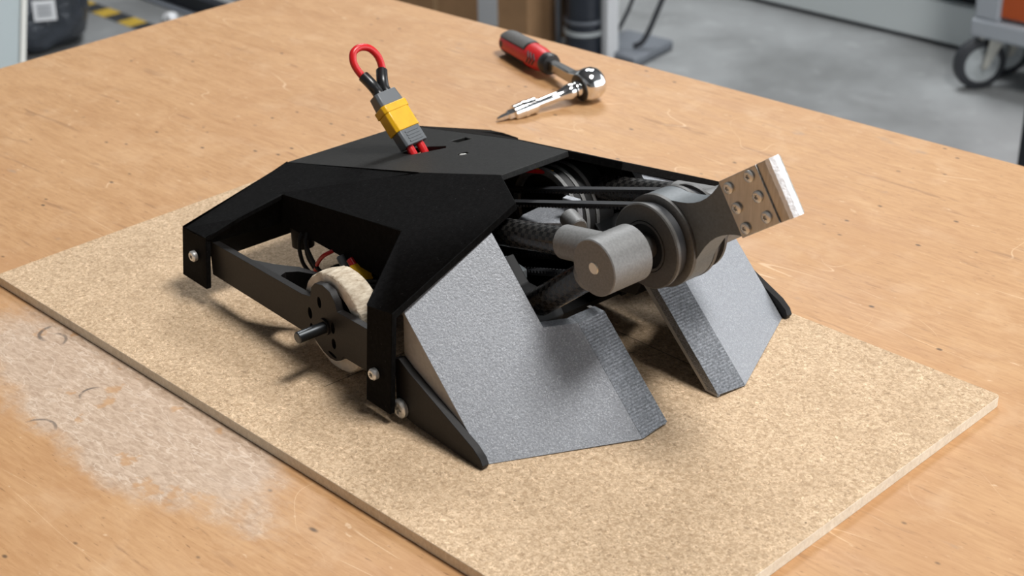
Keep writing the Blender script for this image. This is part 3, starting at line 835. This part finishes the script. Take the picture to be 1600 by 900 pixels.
# angle measured from straight up, the flank seen by the camera is towards the extension
sgn = 1 if eh.cross(e3).dot(ex) > 0 else -1
pad(sgn*.05, .78, 84, 128.5, .35, 'pad_border', 'black_grip'); pad(sgn*.05, .70, 86, 129, .7, 'grip_pad', 'grey_grip')
pad(sgn*2.35, .55, 84, 128, .3, 'pad_border', 'black_grip')
for k in range(3):
    a = 69.5+3.9*k; pts = []
    for i in range(7):
        t = sgn*(.75+.95*i/6); aa = a+3.6*(1-abs(i-3)/3)*-1+1
        a_, e1_, e2_ = eh, (e3-eh*e3.dot(eh)).normalized(), None
        e2_ = a_.cross(e1_)
        pts.append(K+eh*aa+(e1_*math.cos(t)+e2_*math.sin(t))*(hr(aa)+.05))
    mb = MB(); mb.tube(pts, .65, 8, smooth=2); rel2(mb).build('grip_ridge', 'black_grip', HN)
t = sgn*1.35; e1_ = (e3-eh*e3.dot(eh)).normalized(); e2_ = eh.cross(e1_)
dd = e1_*math.cos(t)+e2_*math.sin(t)
mb = MB(); mb.lathe(K+eh*121+dd*8.6, dd, [(0, 0), (0, 2.6), (1.0, 2.6), (1.0, 0)], 20); rel2(mb).build('hang_hole', 'black_grip', HN)
# extension bar, bit adapter, bit
mb = MB(); mb.lathe(K, ex, [(6, 6.0), (10, 6.0), (10.4, 5.7), (12, 5.7), (12.4, 6.0), (17, 6.0), (18, 5.7), (23, 4.3), (28, 3.7), (43, 3.6), (45, 4.4), (47, 4.4)], 36); rel2(mb).build('extension_bar', 'chrome', RT, 0, 45)
mb = MB(); mb.lathe(K, ex, [(45.5, 4.6), (46.2, 5.8), (54.5, 5.9), (54.6, 6.4), (57.2, 6.4), (57.4, 5.9), (64.5, 5.6), (65, 4.8), (65, 0)], 36); rel2(mb).build('bit_adapter', 'chrome', RT, 0, 45)
mb = MB(); mb.lathe(K, ex, [(64, 4.0), (69.4, 4.0), (70.4, 2.6), (75, 2.3), (78.6, 1.3), (78.6, 0)], 6); rel2(mb).build('screwdriver_bit', 'chrome', RT, 0, 20)

# ================================================================== BACKGROUND, standing on the floor
# leaning grey panel at the left
def panel():
    t = thing('leaning_panel', 'pale blue-grey panel with cream edge strip behind the bench corner', 'panel', (-1900, 460, FZ))
    up = Vector((0, .194, 1))
    mb = MB(); mb.slab([Vector((0, -10, 2)), Vector((0, -760, 2)), Vector((0, -760, 2))+up*1500, Vector((0, -10, 2))+up*1500], (-26, 0, 0)); mb.build('sheet', 'panel_grey', t, 1)
    mb = MB(); mb.slab([Vector((4, 0, 0)), Vector((4, -10, 0)), Vector((4, -10, 0))+up*1502, Vector((4, 0, 0))+up*1502], (-34, 0, 0)); mb.build('edge_strip', 'panel_edge', t, 1)
    return t
panel()
# bulging black bag with a paper label
def bag():
    t = thing('rubbish_bag', 'bulging dark grey plastic bag with white paper label on the floor', 'bag', (-3175, 1105, FZ)); t.scale = (1.12, 1.12, 1.12)
    rnd = random.Random(11); mb = MB(); ph = [(rnd.uniform(0, 6.28), rnd.uniform(2, 7), rnd.uniform(2, 8)) for _ in range(8)]
    prof = [(0, 0), (0, 60), (8, 100), (30, 122), (70, 134), (125, 132), (180, 116), (230, 90), (270, 54), (290, 26), (305, 40)]
    def fn(a, k, r):
        return r + sum(am*math.sin(q*round(fq)+a*round(fq)+k*.8) for q, fq, am in ph)*(0.5 if 1 < k < 10 else 0)
    mb.lathe((0, 0, 0), (0, 0, 1), prof, 96, fn=fn)
    mb.build('bag_body', 'bag', t, 0, 80)
    c = Vector((0.80, -0.42, 0.25)).normalized(); s_ = Vector((.42, .80, 0)).normalized(); u_ = c.cross(s_)
    if u_.z < 0: u_ = -u_
    ctr = Vector((0, 0, 72))+c*142+s_*44
    m = MB(); m.obox(ctr, (s_, u_, c), (24, 22, 1.5)); m.build('label_sheet', 'white', t, .5)
    for k in range(3):
        m = MB(); m.obox(ctr+c*1.8+u_*(9-9*k), (s_, u_, c), (15, 2, .6)); m.build('print_line', 'plastic_grey', t)
    return t
bag()
# hazard tape on the floor
def tape():
    t = thing('hazard_tape', 'yellow and black hazard tape stuck to the concrete floor', 'tape', (-3400, 1350, FZ))
    d = Vector((327.6, 22.5, 0)).normalized(); n = Vector((-d.y, d.x, 0))
    for k in range(-8, 12):
        c = d*(62*k+31-18)+Vector((0, 0, .8)); m = MB(); m.obox(c, (d, n, (0, 0, 1)), (30.8, 27, .5))
        m.build('stripe', 'tape_y' if k % 2 == 0 else 'tape_k', t)
tape()
# low steel rails beyond the tape
def rack(x, y, label):
    t = thing('floor_rail', label, 'rail', (x, y, FZ))
    d = Vector((1, .06, 0)).normalized(); n = Vector((-d.y, d.x, 0))
    MB().obox(d*100+Vector((0, 0, 3)), (d, n, (0, 0, 1)), (700, 40, 3)).build('base_strip', 'plastic_grey', t)
    MB().obox(d*100+Vector((0, 0, 26)), (d, n, (0, 0, 1)), (700, 16, 20)).build('upright_web', 'gap', t)
    return t
rack(-3450, 1520, 'low dark steel floor rail just beyond the hazard tape'); rack(-3450, 1690, 'low dark steel floor rail furthest behind the hazard tape')
m = MB(); rnd = random.Random(2)
m.lathe((0, 0, 0), (0, 0, 1), [(0, 0), (0, 34), (14, 44), (34, 36), (46, 14), (50, 0)], 24, fn=lambda a, k, r: r*(1+.16*math.sin(3*a+k)+.1*math.sin(5*a+2*k)))
o = m.build('crumpled_paper', 'white'); o.location = (-3.085, 1.452, FZ/1000); o.scale = (.45, .45, .45); tag(o, 'small crumpled white paper on the floor past the hazard tape', 'paper')

# cardboard box
def carton():
    t = thing('cardboard_box', 'brown cardboard box with grey-white label on the floor behind the bench', 'box', (-2473, 1865, FZ))
    d1 = Vector((263, 74, 0)).normalized(); d2 = Vector((-d1.y, d1.x, 0))
    L0, L, Wd, Hh = -240, 272, 180, 420
    mb = MB(); mb.slab([d1*L0, d1*L, d1*L+d2*Wd, d1*L0+d2*Wd], (0, 0, Hh)); mb.build('carton', 'card', t, 2)
    m = MB(); m.slab([d1*126-d2*1+Vector((0, 0, 60)), d1*184-d2*1+Vector((0, 0, 60)), d1*184-d2*1+Vector((0, 0, 172)), d1*126-d2*1+Vector((0, 0, 140))], d2*.8); m.build('label_sheet', 'paper', t)
    m = MB(); m.obox(d1*-4-d2*.6+Vector((0, 0, Hh/2)), (d1, (0, 0, 1), d2), (7, Hh/2-1, .5)); m.build('tape_strip', 'card_tape', t)
carton()

# dark canister machine with stand, post, base and cable
t = thing('shop_vacuum', 'black canister machine with navy cylinder behind the ratchet wrench', 'machine', (-2140, 2040, FZ))
MB().lathe((30, -10, 0), (0, 0, 1), [(0, 0), (0, 46), (60, 46), (62, 49), (74, 49), (76, 45), (92, 45), (94, 48.5), (104, 48.5), (106, 44), (420, 44), (420, 0)], 48).build('cylinder', 'navy', t)
MB().lathe((30, -10, 66), (0, 0, 1), [(0, 49.2), (5, 49.6), (10, 49.2)], 48).build('clamp_band', 'hub', t)
MB().lathe((30, -10, 96), (0, 0, 1), [(0, 48.6), (3, 49.2), (7, 48.6)], 48).build('clamp_band', 'plastic_grey', t)
MB().box((-96, 36, 30), (-22, 160, 460)).build('body', 'gap', t, 6)
for k in (-84, -40): MB().lathe((k, 60, 0), (0, 0, 1), [(0, 14), (30, 18)], 20).build('foot', 'castor', t)
MB().tube([(-62, -10, 0), (-64, -10, 160), (-70, -8, 300), (-76, -6, 430)], 7, 12).build('stand_leg', 'plastic_grey', t)
MB().box((84, -4, 0), (104, 34, 460)).build('white_post', 'white', t, 2)
MB().prism([(60, 20), (178, 18), (140, 190), (0, 170), (-10, 60)], 'xy', 0, 26).build('base_plate', 'plastic_grey', t, 8)
m = MB(); m.tube([(-2020, 2110, FZ+33), (-2000, 2125, FZ+50), (-1985, 2160, FZ+130), (-1975, 2210, FZ+240), (-1985, 2260, FZ+360), (-2010, 2290, FZ+480)], 6.5, 12)
tag(m.build('power_cable', 'castor'), 'thick black cable curving up from the canister machine', 'cable')
m = MB(); m.tube([(-2050, 2085, FZ+70), (-2030, 2110, FZ+140), (-2022, 2135, FZ+240), (-2030, 2150, FZ+380), (-2045, 2150, FZ+480)], 5, 12)
tag(m.build('power_cable', 'castor'), 'thinner black cable hanging beside the white post', 'cable')

# long grey cabinet along the floor line
def cabinet():
    t = thing('storage_cabinet', 'long light grey cabinet with black recess above its plinth', 'cabinet', (-2150, 2663, FZ))
    d = Vector((656, 58, 0)).normalized(); n = Vector((-d.y, d.x, 0))
    def slab(a0, a1, z0, z1, n0, n1, name, mat):
        m = MB(); m.slab([d*a0+n*n0+Vector((0, 0, z0)), d*a1+n*n0+Vector((0, 0, z0)), d*a1+n*n1+Vector((0, 0, z0)), d*a0+n*n1+Vector((0, 0, z0))], (0, 0, z1-z0)); return m.build(name, mat, t, 1)
    slab(-700, 1500, 12, 108, 0, 560, 'plinth', 'cab_grey'); slab(-700, 1500, 0, 12, 14, 540, 'kick_strip', 'plastic_grey')
    slab(-690, 1490, 108, 160, 34, 540, 'recess', 'gap'); slab(-700, 1500, 160, 900, 0, 560, 'body', 'cab_grey')
    for k in range(3): slab(-690+732*k, 30+732*k, 170, 880, -14, -.2, 'door', 'cab_grey')
cabinet()

# tool trolley with orange panels and castors
def trolley():
    t = thing('tool_trolley', 'grey trolley with orange side panel on rubber castors', 'trolley', (-1354, 2507, FZ))
    d = Vector((656, 58, 0)).normalized(); n = Vector((-d.y, d.x, 0))
    def slab(a0, a1, z0, z1, n0, n1, name, mat, b=3):
        m = MB(); m.slab([d*a0+n*n0+Vector((0, 0, z0)), d*a1+n*n0+Vector((0, 0, z0)), d*a1+n*n1+Vector((0, 0, z0)), d*a0+n*n1+Vector((0, 0, z0))], (0, 0, z1-z0)); return m.build(name, mat, t, b)
    slab(8, 728, 132, 172, -20, 170, 'bottom_rail', 'trolley', 6)
    slab(10, 70, 172, 800, -14, 40, 'corner_post', 'trolley', 6); slab(640, 700, 172, 800, -14, 40, 'corner_post', 'trolley', 6)
    slab(70, 640, 182, 800, -4, 30, 'side_panel', 'orange', 2)
    slab(14, 24, 182, 800, 40, 160, 'end_panel', 'trolley', 2)
    for a in (34, 640):
        for b in (22, 140):
            c = d*a+n*b+Vector((0, 0, 60)) - d*14
            side = (n*.80+d*.6).normalized() if True else n
            side = (d*.80+n*-.60).normalized()
            w = MB().lathe(c-side*15, side, [(0, 41), (0, 52), (4, 59), (15, 60), (26, 59), (30, 52), (30, 41)], 48, closed=True).build('castor_wheel', 'castor', t)
            MB().lathe(c-side*17, side, [(0, 0), (0, 8), (2, 9), (3, 30), (2, 40.8), (32, 40.8), (31, 30), (32, 9), (34, 8), (34, 0)], 40).build('wheel_disc', 'hub', w)
            fw = side.cross(Vector((0, 0, 1))).normalized()
            for q in (-22, 22):
                m = MB(); m.slab([c+side*q+fw*4-Vector((0, 0, 10)), c+side*q-fw*10-Vector((0, 0, 6)), c+side*q-fw*46+Vector((0, 0, 64)), c+side*q-fw*8+Vector((0, 0, 64))], side*3); m.build('fork', 'bracket', w, 1)
            m = MB(); m.obox(c-fw*18+Vector((0, 0, 66)), (fw, side, (0, 0, 1)), (34, 26, 3)); m.build('swivel_plate', 'bracket', w, 1)
trolley()
# black upright at the right edge
def upright():
    t = thing('steel_upright', 'black steel upright at the right edge beyond the bench', 'post', (-585, 1462, FZ))
    MB().box((0, 0, 6), (70, 70, 700)).build('post', 'gap', t, 2)
    MB().box((-30, -30, 0), (100, 100, 6)).build('foot_plate', 'gap', t, 1)
upright()
